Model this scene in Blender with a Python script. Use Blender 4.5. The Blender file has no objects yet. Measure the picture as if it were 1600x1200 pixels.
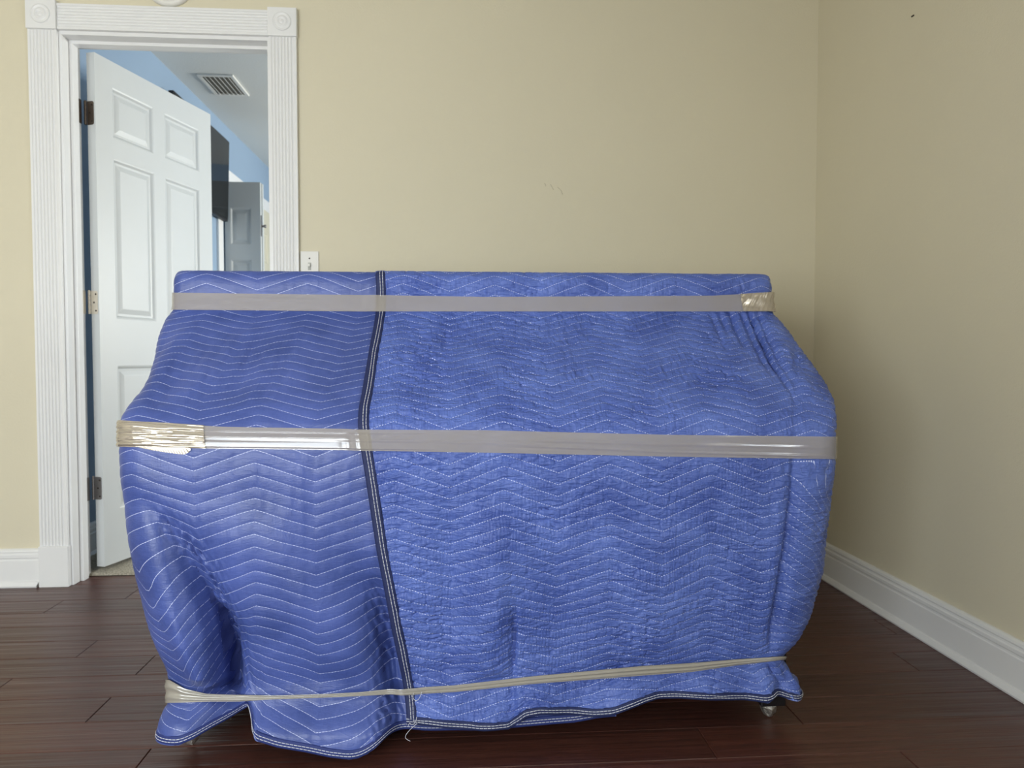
import bpy, bmesh, math, random
import numpy as np
from mathutils import Vector, Matrix
PI = math.pi
random.seed(7)
RNG = np.random.default_rng(11)
SC = bpy.context.scene
COL = SC.collection

# ------------------------------------------------------------------ camera, sky, lights, exposure
FOC = 1120.0; YAW = math.radians(4.04); PITCH = math.radians(2.08); CAMH = .853
cd = bpy.data.cameras.new('camera'); cam = bpy.data.objects.new('camera', cd); COL.objects.link(cam)
cam.location = (0, 0, CAMH); cam.rotation_euler = (PI/2 - PITCH, 0, -YAW)
cd.sensor_width = 36; cd.lens = FOC/1600*36; cd.clip_start = .02
cd.dof.use_dof = True; cd.dof.focus_distance = 1.6; cd.dof.aperture_fstop = 5.6
SC.camera = cam
SC.view_settings.view_transform = 'Standard'; SC.view_settings.look = 'None'
SC.view_settings.gamma = 1; SC.view_settings.use_curve_mapping = False
SC.view_settings.exposure = 0.56
W = bpy.data.worlds.new('sky'); SC.world = W; W.use_nodes = True
W.node_tree.nodes['Background'].inputs[0].default_value = (.72, .84, 1, 1)
W.node_tree.nodes['Background'].inputs[1].default_value = 1.0
def area(name, loc, rot, sx, sy, power, color):
    l = bpy.data.lights.new(name, 'AREA'); l.shape = 'RECTANGLE'; l.size = sx; l.size_y = sy
    l.energy = power; l.color = color
    o = bpy.data.objects.new(name, l); o.location = loc; o.rotation_euler = rot; COL.objects.link(o); return o
def window_light(name, loc, rz, sx, sy, sky, ground, d=(0, 0)):
    """daylight through a window: cool sky light coming down, warm light thrown up by the ground outside"""
    a = area(name+'_sky', loc, (PI/2-math.radians(28), 0, rz), sx, sy, sky, (.84, .93, 1.0))
    b = area(name+'_ground', (loc[0]+d[0], loc[1]+d[1], loc[2]), (PI/2+math.radians(28), 0, rz), sx, sy, ground, (1.0, .93, .76))
window_light('daylight_rear', (-1.12, -1.42, 1.02), 0, .80, 1.2, 27, 10, (0, -.03))
window_light('daylight_rear_left', (-2.08, -1.42, 1.02), 0, .94, 1.2, 26, 10, (0, -.03))
window_light('daylight_right', (1.72, -.15, 1.42), PI/2, .9, .7, 17, 8, (.03, 0))
window_light('daylight_bedroom', (2.6, 4.75, 1.45), PI/2, 1.5, 1.3, 48, 86, (.5, 0))

# ------------------------------------------------------------------ helpers
fr = np.array([math.cos(YAW), -math.sin(YAW), 0.])
ff = np.array([math.sin(YAW)*math.cos(PITCH), math.cos(YAW)*math.cos(PITCH), -math.sin(PITCH)])
fu = np.cross(fr, ff); C0 = np.array([0, 0, CAMH])
def proj(P):
    Q = np.asarray(P) - C0; d = Q @ ff
    return 800 + FOC*(Q @ fr)/d, 600 - FOC*(Q @ fu)/d
def ray(x, y): return ff + (x-800)/FOC*fr + (600-y)/FOC*fu
def at_y(x, y, Y): d = ray(x, y); return C0 + d*(Y/d[1])
def at_z(x, y, Z): d = ray(x, y); return C0 + d*((Z-CAMH)/d[2])

def tag(o, label=None, cat=None, group=None, kind=None):
    if label: o['label'] = label
    if cat: o['category'] = cat
    if group: o['group'] = group
    if kind: o['kind'] = kind
    return o
def empty(name, loc=(0, 0, 0)):
    o = bpy.data.objects.new(name, None); o.empty_display_size = .1; o.location = loc; COL.objects.link(o); return o
def link(name, me, mat=None, parent=None, smooth=False):
    o = bpy.data.objects.new(name, me); COL.objects.link(o)
    if mat is not None and not me.materials: me.materials.append(mat)
    if smooth: me.polygons.foreach_set('use_smooth', [True]*len(me.polygons))
    if parent is not None:
        o.parent = parent; o.matrix_parent_inverse = Matrix.Translation(-parent.location) if parent.parent is None else Matrix.Identity(4)
    return o
def from_bm(name, bm, mat, parent=None, smooth=False, bevel=0):
    bmesh.ops.recalc_face_normals(bm, faces=bm.faces)
    me = bpy.data.meshes.new(name); bm.to_mesh(me); bm.free()
    o = link(name, me, mat, parent, smooth)
    if bevel:
        m = o.modifiers.new('bevel', 'BEVEL'); m.width = bevel; m.segments = 2; m.limit_method = 'ANGLE'; m.harden_normals = False
    return o
def box(bm, x0, x1, y0, y1, z0, z1):
    v = [bm.verts.new(p) for p in ((x0,y0,z0),(x1,y0,z0),(x1,y1,z0),(x0,y1,z0),(x0,y0,z1),(x1,y0,z1),(x1,y1,z1),(x0,y1,z1))]
    return [bm.faces.new([v[i] for i in f]) for f in ((0,3,2,1),(4,5,6,7),(0,1,5,4),(1,2,6,5),(2,3,7,6),(3,0,4,7))]
def boxo(name, mat, parent, *b, bevel=0, **k):
    bm = bmesh.new(); box(bm, *b); return from_bm(name, bm, mat, parent, bevel=bevel)
def extrude_profile(bm, prof, f0, f1):
    """prof: list of 2D points (closed); f0/f1 map a 2D point to 3D at the two ends"""
    a = [bm.verts.new(f0(*p)) for p in prof]; b = [bm.verts.new(f1(*p)) for p in prof]
    n = len(prof)
    for i in range(n): bm.faces.new((a[i], a[(i+1) % n], b[(i+1) % n], b[i]))
    bm.faces.new(a[::-1]); bm.faces.new(b)
def lathe(bm, prof, M, n=32):
    """prof (r,h) around local z; M maps to world"""
    rings = []
    for r, h in prof:
        if r < 1e-6: rings.append([bm.verts.new(M @ Vector((0, 0, h)))])
        else: rings.append([bm.verts.new(M @ Vector((r*math.cos(2*PI*k/n), r*math.sin(2*PI*k/n), h))) for k in range(n)])
    for a, b in zip(rings, rings[1:]):
        for k in range(n):
            q = [a[k % len(a)], a[(k+1) % len(a)], b[(k+1) % len(b)], b[k % len(b)]]
            q = list(dict.fromkeys(q))
            if len(q) > 2: bm.faces.new(q)
def grid_mesh(name, P, mat, parent=None, uvs=None, closed=False, smooth=True, flip=False):
    """P: (rows, cols, 3)"""
    R, Cn = P.shape[:2]
    me = bpy.data.meshes.new(name)
    i = np.arange(R-1)[:, None]; j = np.arange(Cn if closed else Cn-1)[None, :]; j2 = (j+1) % Cn
    q = np.stack([i*Cn+j, i*Cn+j2, (i+1)*Cn+j2, (i+1)*Cn+j], -1).reshape(-1, 4)
    if flip: q = q[:, ::-1]
    me.vertices.add(R*Cn); me.vertices.foreach_set('co', P.reshape(-1).astype(np.float32))
    nq = len(q); me.loops.add(nq*4); me.loops.foreach_set('vertex_index', q.reshape(-1).astype(np.int32))
    me.polygons.add(nq); me.polygons.foreach_set('loop_start', (np.arange(nq)*4).astype(np.int32))
    me.polygons.foreach_set('loop_total', np.full(nq, 4, np.int32))
    me.update(calc_edges=True)
    for nm, UV in (uvs or {}).items():
        l = me.uv_layers.new(name=nm); l.data.foreach_set('uv', UV.reshape(-1, 2)[q.reshape(-1)].reshape(-1).astype(np.float32))
    me.validate()
    return link(name, me, mat, parent, smooth)
def vnoise(x, y, seed):
    """2-D smooth value noise in -1..1"""
    r = np.random.default_rng(seed); T = r.uniform(-1, 1, (256, 256))
    xi = np.floor(x).astype(int); yi = np.floor(y).astype(int); fx = x-xi; fy = y-yi
    fx = fx*fx*fx*(fx*(fx*6-15)+10); fy = fy*fy*fy*(fy*(fy*6-15)+10)
    a = T[xi % 256, yi % 256]; b = T[(xi+1) % 256, yi % 256]; c = T[xi % 256, (yi+1) % 256]; d = T[(xi+1) % 256, (yi+1) % 256]
    return (a*(1-fx)+b*fx)*(1-fy)+(c*(1-fx)+d*fx)*fy
def sstep(a, b, x):
    t = np.clip((x-a)/(b-a), 0, 1); return t*t*(3-2*t)
def itp(x, pts):
    p = np.array(pts, float); return np.interp(x, p[:, 0], p[:, 1])

# ------------------------------------------------------------------ materials
def srgb(r, g, b):
    f = lambda c: (c/255/12.92) if c/255 <= .04045 else ((c/255+.055)/1.055)**2.4
    return (f(r), f(g), f(b), 1)
class NT:
    def __init__(s, name):
        s.m = bpy.data.materials.new(name); s.m.use_nodes = True; s.t = s.m.node_tree
        s.b = s.t.nodes['Principled BSDF']
    def n(s, typ, **k):
        nd = s.t.nodes.new(typ)
        for a, v in k.items(): setattr(nd, a, v)
        return nd
    def l(s, a, b): s.t.links.new(a, b)
    def math(s, op, a, b=None, c=None):
        nd = s.n('ShaderNodeMath', operation=op)
        for i, v in enumerate((a, b, c)):
            if v is None: continue
            if isinstance(v, (int, float)): nd.inputs[i].default_value = v
            else: s.l(v, nd.inputs[i])
        return nd.outputs[0]
    def noise(s, vec, scale, detail=4, rough=.55, mapscale=None):
        if mapscale:
            mp = s.n('ShaderNodeMapping'); mp.inputs['Scale'].default_value = mapscale; s.l(vec, mp.inputs[0]); vec = mp.outputs[0]
        nd = s.n('ShaderNodeTexNoise'); nd.inputs['Scale'].default_value = scale; nd.inputs['Detail'].default_value = detail
        nd.inputs['Roughness'].default_value = rough; s.l(vec, nd.inputs['Vector']); return nd.outputs[0]
    def ramp(s, fac, stops):
        nd = s.n('ShaderNodeValToRGB'); s.l(fac, nd.inputs[0]); e = nd.color_ramp.elements
        e[0].position, e[0].color = stops[0]; e[1].position, e[1].color = stops[-1]
        for p, c in stops[1:-1]: x = e.new(p); x.color = c
        return nd.outputs[0]
    def mix(s, fac, a, b, mode='MIX'):
        nd = s.n('ShaderNodeMix', data_type='RGBA', blend_type=mode)
        for i, v in ((0, fac), (6, a), (7, b)):
            if isinstance(v, (int, float, tuple)): nd.inputs[i].default_value = v
            else: s.l(v, nd.inputs[i])
        return nd.outputs[2]
    def bump(s, h, strength=.3, dist=.001, prev=None):
        nd = s.n('ShaderNodeBump'); nd.inputs['Strength'].default_value = strength; nd.inputs['Distance'].default_value = dist
        s.l(h, nd.inputs['Height'])
        if prev is not None: s.l(prev, nd.inputs['Normal'])
        return nd.outputs[0]
    def set(s, **k):
        for a, v in k.items():
            i = s.b.inputs[a.replace('_', ' ')]
            if isinstance(v, (int, float, tuple)): i.default_value = v
            else: s.l(v, i)
        return s
def objco(t): return t.n('ShaderNodeTexCoord').outputs['Object']

def wall_paint(name, col, bump=.35, var=.03):
    t = NT(name); co = objco(t)
    c = t.ramp(t.noise(co, 1.3, 3), [(.3, tuple(x*(1-var) for x in col[:3])+(1,)), (.7, col)])
    h = t.noise(co, 130, 3, .6); h2 = t.noise(co, 420, 2, .5)
    nb = t.bump(h, bump, .0022); nb = t.bump(h2, .12, .0006, nb)
    t.set(Base_Color=c, Roughness=.62, Normal=nb); t.b.inputs['Specular IOR Level'].default_value = .3
    return t.m
M = {}
M['cream'] = wall_paint('cream_wall_paint', srgb(220, 212, 188))
M['blue_wall'] = wall_paint('blue_wall_paint', srgb(146, 168, 192), .2)
M['ceiling'] = wall_paint('ceiling_paint', srgb(226, 226, 222), .5)
def gloss_white(name, col, rough=.32):
    t = NT(name); co = objco(t)
    c = t.mix(t.noise(co, 6, 4), col, tuple(x*.95 for x in col[:3])+(1,))
    t.set(Base_Color=c, Roughness=rough, Normal=t.bump(t.noise(co, 20, 2), .02, .0005)); return t.m
M['white'] = gloss_white('white_gloss_trim', srgb(236, 236, 236))
M['door'] = gloss_white('white_door_paint', srgb(204, 207, 207), .4)
M['cream_door'] = gloss_white('cream_door_paint', srgb(214, 208, 186), .45)
M['plastic'] = gloss_white('white_plastic', srgb(232, 230, 224), .4)
M['alarm_grey'] = gloss_white('grey_alarm_plastic', srgb(176, 176, 170), .5)
def simple(name, col, rough, metal=0, nscale=40, bump=.1):
    t = NT(name); co = objco(t)
    c = t.mix(t.noise(co, nscale, 3), col, tuple(x*.8 for x in col[:3])+(1,))
    t.set(Base_Color=c, Roughness=rough, Metallic=metal, Normal=t.bump(t.noise(co, nscale*2, 3), bump, .001)); return t.m
M['hinge_dark'] = simple('aged_bronze_hinge', srgb(120, 108, 98), .42, .85)
M['hinge_grey'] = simple('brushed_nickel_hinge', srgb(158, 154, 152), .4, .8)
M['hinge_cream'] = simple('painted_hinge', srgb(222, 214, 198), .4, .1)
M['screw'] = simple('dark_screw', srgb(70, 62, 55), .5, .6)
M['black'] = simple('black_plastic', srgb(22, 22, 24), .45)
M['screen'] = simple('black_glass_screen', srgb(10, 11, 13), .08, 0, 5, .0)
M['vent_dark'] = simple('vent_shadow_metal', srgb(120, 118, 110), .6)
M['piano'] = simple('dark_lacquer', srgb(22, 20, 24), .4, 0, 12, .05)
M['board'] = simple('grey_underboard', srgb(92, 92, 104), .6, 0, 12, .05)
M['thread'] = simple('white_thread', srgb(226, 228, 238), .7, 0, 300, .2)
t = NT('silver_foil'); co = objco(t)
t.set(Base_Color=srgb(200, 196, 190), Metallic=.9, Roughness=.28, Normal=t.bump(t.noise(co, 120, 5, .7), 1, .004)); M['foil'] = t.m
# carpet
t = NT('beige_carpet_pile'); co = objco(t)
c = t.ramp(t.noise(co, 160, 6, .7), [(.3, srgb(128, 120, 104)), (.55, srgb(196, 188, 170)), (.75, srgb(222, 216, 200))])
t.set(Base_Color=c, Roughness=.95, Normal=t.bump(t.noise(co, 260, 4, .7), 1, .006)); M['carpet'] = t.m
# planks
t = NT('dark_cherry_plank'); co = t.n('ShaderNodeTexCoord'); oi = t.n('ShaderNodeObjectInfo')
off = t.n('ShaderNodeVectorMath', operation='SCALE'); t.l(oi.outputs['Location'], off.inputs[0]); off.inputs['Scale'].default_value = 3.7
ad = t.n('ShaderNodeVectorMath', operation='ADD'); t.l(co.outputs['Object'], ad.inputs[0]); t.l(off.outputs[0], ad.inputs[1]); v = ad.outputs[0]
g1 = t.noise(v, 1, 6, .6, (3, 42, 3)); g2 = t.noise(v, 1, 5, .65, (14, 190, 14)); g3 = t.noise(v, 5, 4, .6)
base = t.ramp(oi.outputs['Random'], [(0, srgb(68, 34, 28)), (.5, srgb(82, 43, 35)), (1, srgb(96, 54, 44))])
c = t.mix(t.math('MULTIPLY', g1, .75), base, srgb(48, 25, 22)); c = t.mix(t.math('MULTIPLY', g3, .4), c, srgb(112, 72, 60))
dk = t.ramp(g2, [(.36, (.35, .35, .35, 1)), (.5, (1, 1, 1, 1))]); c = t.mix(.5, c, dk, 'MULTIPLY')
hh = t.noise(v, 1, 3, .5, (1.1, 34, 1)); nb = t.bump(hh, .9, .006); nb = t.bump(g2, .3, .0008, nb)
rg = t.math('MULTIPLY_ADD', g1, .2, .27)
t.set(Base_Color=c, Roughness=rg, Normal=nb); t.b.inputs['Specular IOR Level'].default_value = .6; M['plank'] = t.m
t = NT('plank_joint_bed'); t.set(Base_Color=srgb(22, 12, 10), Roughness=.9); M['joint'] = t.m
# cloth
def cloth(name, colA, colB, dash, duty, crinkle, lw=.034):
    t = NT(name)
    uv = t.n('ShaderNodeUVMap', uv_map='cloth').outputs[0]; st = t.n('ShaderNodeUVMap', uv_map='stitch').outputs[0]
    sp = t.n('ShaderNodeSeparateXYZ'); t.l(st, sp.inputs[0]); Ux, Q = sp.outputs[0], sp.outputs[1]
    q = t.math('ABSOLUTE', t.math('SUBTRACT', t.math('FRACT', Q), .5))          # .5 at a stitch line
    line = t.math('GREATER_THAN', q, .5-lw)
    row = t.math('MULTIPLY', t.math('FLOOR', t.math('ADD', Q, .5)), .37)
    d = t.math('LESS_THAN', t.math('FRACT', t.math('ADD', t.math('DIVIDE', Ux, dash), row)), duty)
    thr = t.math('MULTIPLY', line, d)
    mot = t.noise(uv, 7, 5, .65); weave = t.noise(uv, 1, 3, .7, (60, 900, 1)); weave2 = t.noise(uv, 1, 3, .7, (900, 60, 1))
    col = t.mix(t.ramp(mot, [(.35, (0, 0, 0, 1)), (.68, (1, 1, 1, 1))]), colA, colB)
    col = t.mix(.35, col, t.ramp(weave, [(.3, (.62, .62, .66, 1)), (.65, (1.0, 1.0, 1.0, 1))]), 'MULTIPLY')
    col = t.mix(.3, col, t.ramp(weave2, [(.3, (.62, .62, .66, 1)), (.65, (1.0, 1.0, 1.0, 1))]), 'MULTIPLY')
    col = t.mix(thr, col, srgb(200, 208, 244))
    w1 = t.noise(uv, 1, 4, .6, (38, 190, 1)); w2 = t.noise(uv, 1, 4, .6, (230, 34, 1))
    rz_ = t.noise(uv, 1, 2, .5, (20, 85, 1)); rd = t.math('POWER', t.math('SUBTRACT', 1, t.math('ABSOLUTE', t.math('MULTIPLY_ADD', rz_, 2, -1))), 14)
    rv_ = t.noise(uv, 1, 2, .5, (170, 30, 1)); re_ = t.math('POWER', t.math('SUBTRACT', 1, t.math('ABSOLUTE', t.math('MULTIPLY_ADD', rv_, 2, -1))), 10)
    nb = t.bump(t.math('MULTIPLY', rd, -1), .45*min(1, crinkle), .0026*crinkle); nb = t.bump(re_, .35*min(1, crinkle), .0012*crinkle, nb)
    nb = t.bump(w1, .32*crinkle, .0018, nb); nb = t.bump(w2, .5*crinkle, .0016, nb); nb = t.bump(weave, .25, .0004, nb)
    t.set(Base_Color=col, Roughness=.42, Normal=nb, Sheen_Weight=.06, Sheen_Roughness=.4)
    t.b.inputs['Sheen Tint'].default_value = (.55, .65, 1, 1); t.b.inputs['Specular IOR Level'].default_value = .45
    return t.m
M['quilt_left'] = cloth('blue_satin_quilt', srgb(63, 81, 147), srgb(83, 101, 173), .0066, .78, .4, .018)
M['quilt_right'] = cloth('blue_crinkled_quilt', srgb(70, 92, 170), srgb(100, 124, 202), .0056, .56, 1.2, .024)
M['lining'] = simple('blue_lining', srgb(52, 66, 130), .8, 0, 60, .2)
def ribbon(name, c1):
    t = NT(name); co = objco(t)
    t.set(Base_Color=t.mix(t.noise(co, 500, 3), c1, tuple(x*.6 for x in c1[:3])+(1,)), Roughness=.7, Normal=t.bump(t.noise(co, 700, 3), .4, .0006)); return t.m
M['binding'] = ribbon('navy_binding', srgb(30, 42, 92))
M['binding_left'] = ribbon('navy_binding_faded', srgb(38, 54, 122))
def tapemat(name, col, alpha, crumple, rough=.16):
    t = NT(name); uv = t.n('ShaderNodeUVMap', uv_map='tape').outputs[0]
    s1 = t.noise(uv, 1, 2, .5, (1.2, 30, 1)); nb = t.bump(s1, .08, .003)
    if crumple: nb = t.bump(t.noise(uv, 1, 4, .6, (10, 140, 1)), crumple, .004, nb)
    t.set(Base_Color=col, Roughness=rough, Alpha=alpha, Normal=nb); t.b.inputs['Specular IOR Level'].default_value = 1.0
    t.b.inputs['IOR'].default_value = 1.5; return t.m
M['tape'] = tapemat('clear_brown_tape', srgb(184, 176, 164), .56, 0, .05)
M['tape_crumpled'] = tapemat('crumpled_brown_tape', srgb(196, 186, 170), .84, .12, .12)
M['tape_crumpled'].node_tree.nodes['Principled BSDF'].inputs['Metallic'].default_value = .5
M['tape_rope'] = tapemat('twisted_tape', srgb(156, 151, 141), .96, .0, .16)

# ------------------------------------------------------------------ room shell
YB = 2.777; WT = .12; XRW = 1.405; XLW = -3.0; YF = -1.2; ZC = 2.44
OX0, OX1, OZ = -1.455, -.719, 2.035         # door opening (inside the jambs)
bm = bmesh.new()
YB2 = YB+WT
def wall_x(bm, x0, x1, z0, z1): box(bm, x0, x1, YB, YB2, z0, z1)
wall_x(bm, XLW, OX0-.02, 0, ZC); wall_x(bm, OX1+.02, XRW+.12, 0, ZC); wall_x(bm, OX0-.02, OX1+.02, OZ+.02, ZC)
for f in bm.faces: f.normal_update()
me = bpy.data.meshes.new('wall_back')
for f in bm.faces:
    f.material_index = 1 if (f.calc_center_median().y > YB2-1e-3) else 0
bmesh.ops.recalc_face_normals(bm, faces=bm.faces); bm.to_mesh(me); bm.free()
me.materials.append(M['cream']); me.materials.append(M['blue_wall'])
tag(link('wall_back', me), 'cream painted wall behind the covered piano, with the doorway', kind='structure')
bm = bmesh.new(); box(bm, XRW, XRW+.12, YF-.1, -.62, 0, ZC); box(bm, XRW, XRW+.12, .32, YB, 0, ZC); box(bm, XRW, XRW+.12, -.62, .32, 0, 1.02); box(bm, XRW, XRW+.12, -.62, .32, 1.82, ZC)
tag(from_bm('wall_right', bm, M['cream']), 'cream painted wall on the right, in shade', kind='structure')
bm = bmesh.new(); box(bm, XLW-.12, XLW, YF-.1, YB2, 0, ZC)
tag(from_bm('wall_left', bm, M['cream']), 'cream painted wall on the left', kind='structure')
bm = bmesh.new()     # wall behind the camera, with two window openings
wins = [(-2.58, -1.58, .40, 1.64), (-1.54, -.70, .40, 1.64)]
xs = [XLW, -2.58, -1.58, -1.54, -.70, XRW]
for a, b, w in zip(xs, xs[1:], [None, wins[0], None, wins[1], None]):
    if w is None: box(bm, a, b, YF-.1, YF, 0, ZC)
    else: box(bm, a, b, YF-.1, YF, 0, w[2]); box(bm, a, b, YF-.1, YF, w[3], ZC)
tag(from_bm('wall_front', bm, M['cream']), 'cream painted wall with two tall windows behind the viewer', kind='structure')
for i, w in enumerate(wins):
    e = tag(empty('window_%d' % (i+1), (w[0], YF, w[2])), 'tall white framed window pane behind the viewer', kind='structure')
    bm = bmesh.new()
    for b in ((w[0]-.018, w[0], w[2]-.05, w[3]+.05), (w[1], w[1]+.018, w[2]-.05, w[3]+.05), (w[0], w[1], w[2]-.05, w[2]), (w[0], w[1], w[3], w[3]+.05)):
        box(bm, b[0], b[1], YF, YF+.02, b[2], b[3])
    from_bm('window_frame', bm, M['white'], e)
tag(boxo('ceiling', M['ceiling'], None, XLW, XRW, YF, YB, ZC, ZC+.1), 'white ceiling', kind='structure')

e = tag(empty('window_3', (XRW, -.15, 1.02)), 'white framed window', kind='structure')
bm = bmesh.new()
for b in ((-.67, -.62, .97, 1.87), (.32, .37, .97, 1.87), (-.62, .32, .97, 1.02), (-.62, .32, 1.82, 1.87)): box(bm, XRW-.02, XRW, b[0], b[1], b[2], b[3])
from_bm('window_frame', bm, M['white'], e)
boxo('window_rail', M['white'], e, XRW+.02, XRW+.06, -.62, .32, 1.41, 1.43)

# far room (bedroom beyond the doorway)
BX = -1.60; BY = 6.2; BR = 2.2
tag(boxo('wall_bedroom_left', M['blue_wall'], None, BX-.1, BX, YB2, BY+.1, 0, ZC), 'light blue bedroom wall beyond the doorway', kind='structure')
tag(boxo('wall_bedroom_back', M['blue_wall'], None, BX, BR, BY, BY+.1, 0, ZC), 'blue far wall of the bedroom', kind='structure')
bm = bmesh.new(); box(bm, BR, BR+.1, YB2, 4.0, 0, ZC); box(bm, BR, BR+.1, 5.5, BY+.1, 0, ZC)
box(bm, BR, BR+.1, 4.0, 5.5, 0, .8); box(bm, BR, BR+.1, 4.0, 5.5, 2.1, ZC)
tag(from_bm('wall_bedroom_right', bm, M['blue_wall']), 'blue bedroom wall with the window', kind='structure')
bm = bmesh.new(); box(bm, XRW+.12, BR, YB2-.1, YB2, 0, ZC)
tag(from_bm('wall_bedroom_front', bm, M['blue_wall']), 'blue bedroom wall', kind='structure')
tag(boxo('ceiling_bedroom', M['ceiling'], None, BX, BR, YB2, BY, ZC, ZC+.1), 'white textured ceiling of the bedroom', kind='structure')
# carpet: displaced pile surface
nx, ny = 150, 130
gx = np.concatenate([np.linspace(BX, -.6, 110), np.linspace(-.58, BR, nx-110)]); gy = np.concatenate([np.linspace(YB+.108, 3.6, 100), np.linspace(3.65, BY, ny-100)])
X, Y = np.meshgrid(gx, gy); Z = .010 + .003*vnoise(X/.008, Y/.008, 3) + .003*vnoise(X/.02, Y/.02, 4)
Z[0] = .001; tag(grid_mesh('carpet', np.stack([X, Y, Z], -1), M['carpet']), 'beige looped carpet in the room beyond the door', kind='structure')
boxo_o = boxo('floor_bedroom', M['joint'], None, BX, BR, YB+.10, BY, -.05, -.001); tag(boxo_o, 'floor under the carpet', kind='structure')

# plank floor
fl = tag(boxo('floor', M['joint'], None, XLW, XRW, YF, YB+.105, -.05, -.004), 'dark cherry plank floor', kind='structure')
PW = .1262; Y0 = 2.60; PL = 1.22
row_at = {}
def rowi(Y): return math.floor((Y-(Y0-40*PW))/PW)
for px, py in ((80, 950), (130, 1018), (220, 1046), (7, 1069), (148, 1114), (220, 1190), (1322, 1067), (1244, 1119), (1210, 1145), (1532, 1132), (735, 1172)):
    p = at_z(px, py, 0); row_at.setdefault(rowi(p[1]), p[0])
pm = {}
def plank_mesh(L, D):
    k = (round(L, 3), round(D, 3))
    if k not in pm:
        b = .0016; g = .0005; bm = bmesh.new()
        lo = [bm.verts.new(p) for p in ((-L/2+g, -D/2+g, -.012), (L/2-g, -D/2+g, -.012), (L/2-g, D/2-g, -.012), (-L/2+g, D/2-g, -.012))]
        md = [bm.verts.new((v.co.x, v.co.y, -.0014)) for v in lo]
        tp = [bm.verts.new((v.co.x-math.copysign(b, v.co.x), v.co.y-math.copysign(b, v.co.y), 0)) for v in lo]
        bm.faces.new(tp)
        for i in range(4):
            j = (i+1) % 4; bm.faces.new((lo[i], lo[j], md[j], md[i])); bm.faces.new((md[i], md[j], tp[j], tp[i]))
        me = bpy.data.meshes.new('plank'); bm.to_mesh(me); bm.free(); me.materials.append(M['plank']); pm[k] = me
    return pm[k]
def put_plank(x0, x1, y0, y1):
    if x1-x0 < .02 or y1-y0 < .01: return
    o = bpy.data.objects.new('plank', plank_mesh(x1-x0, y1-y0)); COL.objects.link(o)
    o.location = ((x0+x1)/2, (y0+y1)/2, random.uniform(-.0004, 0)); o.parent = fl
for i in range(0, 60):
    y0 = Y0-40*PW+i*PW; y1 = y0+PW
    if y1 < YF or y0 > YB: continue
    y0c, y1c = max(y0, YF), min(y1, YB)
    xj = row_at.get(i, random.uniform(0, PL)+((i*.47) % 1)*PL)
    j = xj - math.ceil((xj-XLW)/PL)*PL
    while j < XRW:
        put_plank(max(j, XLW), min(j+PL, XRW), y0c, y1c); j += PL
put_plank(OX0-.0, OX1, YB, YB+.105)

# baseboards
BPROF = [(0, 0), (.024, 0), (.026, .006), (.020, .020), (.015, .023), (.015, .098), (.0125, .101), (.0125, .106), (.0155, .110), (.0155, .119), (.012, .1225), (.0115, .127), (.0135, .131), (.0115, .138), (.006, .1425), (0, .1425)]
def baseboard(name, axis, pos, a, b, sgn, label=None, chop=0):
    bm = bmesh.new()
    if axis == 'x': extrude_profile(bm, BPROF, lambda d, z: (a, pos+sgn*d, z), lambda d, z: (b-(chop if z < .022 and chop else 0), pos+sgn*d, z))
    else: extrude_profile(bm, BPROF, lambda d, z: (pos+sgn*d, a, z), lambda d, z: (pos+sgn*d, b, z))
    return tag(from_bm(name, bm, M['white']), label, kind='structure')
baseboard('baseboard_back', 'x', YB, XLW, -1.571, -1, 'white moulded baseboard left of the door casing', chop=.006)
baseboard('baseboard_back.001', 'x', YB, -.600, XRW, -1, 'white moulded baseboard behind the covered piano')
baseboard('baseboard_right', 'y', XRW, .38, YB-.02, -1, 'white moulded baseboard along the right wall')
baseboard('baseboard_left', 'y', XLW, YF, YB-.02, 1, 'white moulded baseboard along the left wall')
baseboard('baseboard_bedroom', 'y', BX, YB2+.02, 4.84, 1, 'white baseboard on the blue wall behind the open door')

# door casing
tr = tag(empty('trim_1', (-1.465, YB, 0)), 'white fluted door casing with corner blocks around the doorway', kind='structure')
def flute_prof(w, t=.019, n=7, e=.008):
    pts = [(0, 0), (0, t)]
    fw = (w-2*e)/n
    for k in range(n):
        x0 = e+k*fw
        pts += [(x0, t), (x0+fw*.16, t-.0022), (x0+fw*.5, t-.0042), (x0+fw*.84, t-.0022)]
    pts += [(w-e, t), (w, t), (w, 0)]
    return pts
def vcasing(x0, z0, z1):
    bm = bmesh.new(); extrude_profile(bm, flute_prof(.1), lambda x, d: (x0+x, YB-d, z0), lambda x, d: (x0+x, YB-d, z1))
    return from_bm('fluted_casing', bm, M['white'], tr)
vcasing(-1.565, .153, 2.045); vcasing(-.709, .153, 2.045)
bm = bmesh.new(); extrude_profile(bm, flute_prof(.092), lambda z, d: (-1.463, YB-d, 2.048+z), lambda z, d: (-.711, YB-d, 2.048+z)); from_bm('fluted_header', bm, M['white'], tr)
def rosette(xc, zc):
    b = boxo('corner_block', M['white'], tr, xc-.053, xc+.053, YB-.027, YB, zc-.052, zc+.052, bevel=.0025)
    bm = bmesh.new(); Mx = Matrix.Translation((xc, YB-.027, zc)) @ Matrix.Rotation(PI/2, 4, 'X')
    lathe(bm, [(.034, -.001), (.034, .002), (.031, .004), (.028, .002), (.0245, .0005), (.021, .0012), (.018, .0045), (.015, .0055), (.012, .004), (.009, .001), (.006, .003), (.003, .0052), (0, .006)], Mx)
    from_bm('rosette', bm, M['white'], b, smooth=True)
rosette(-1.515, 2.097); rosette(-.659, 2.097)
for x0 in (-1.568, -.712):
    boxo('plinth_block', M['white'], tr, x0, x0+.106, YB-.026, YB, 0, .153, bevel=.002)
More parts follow.
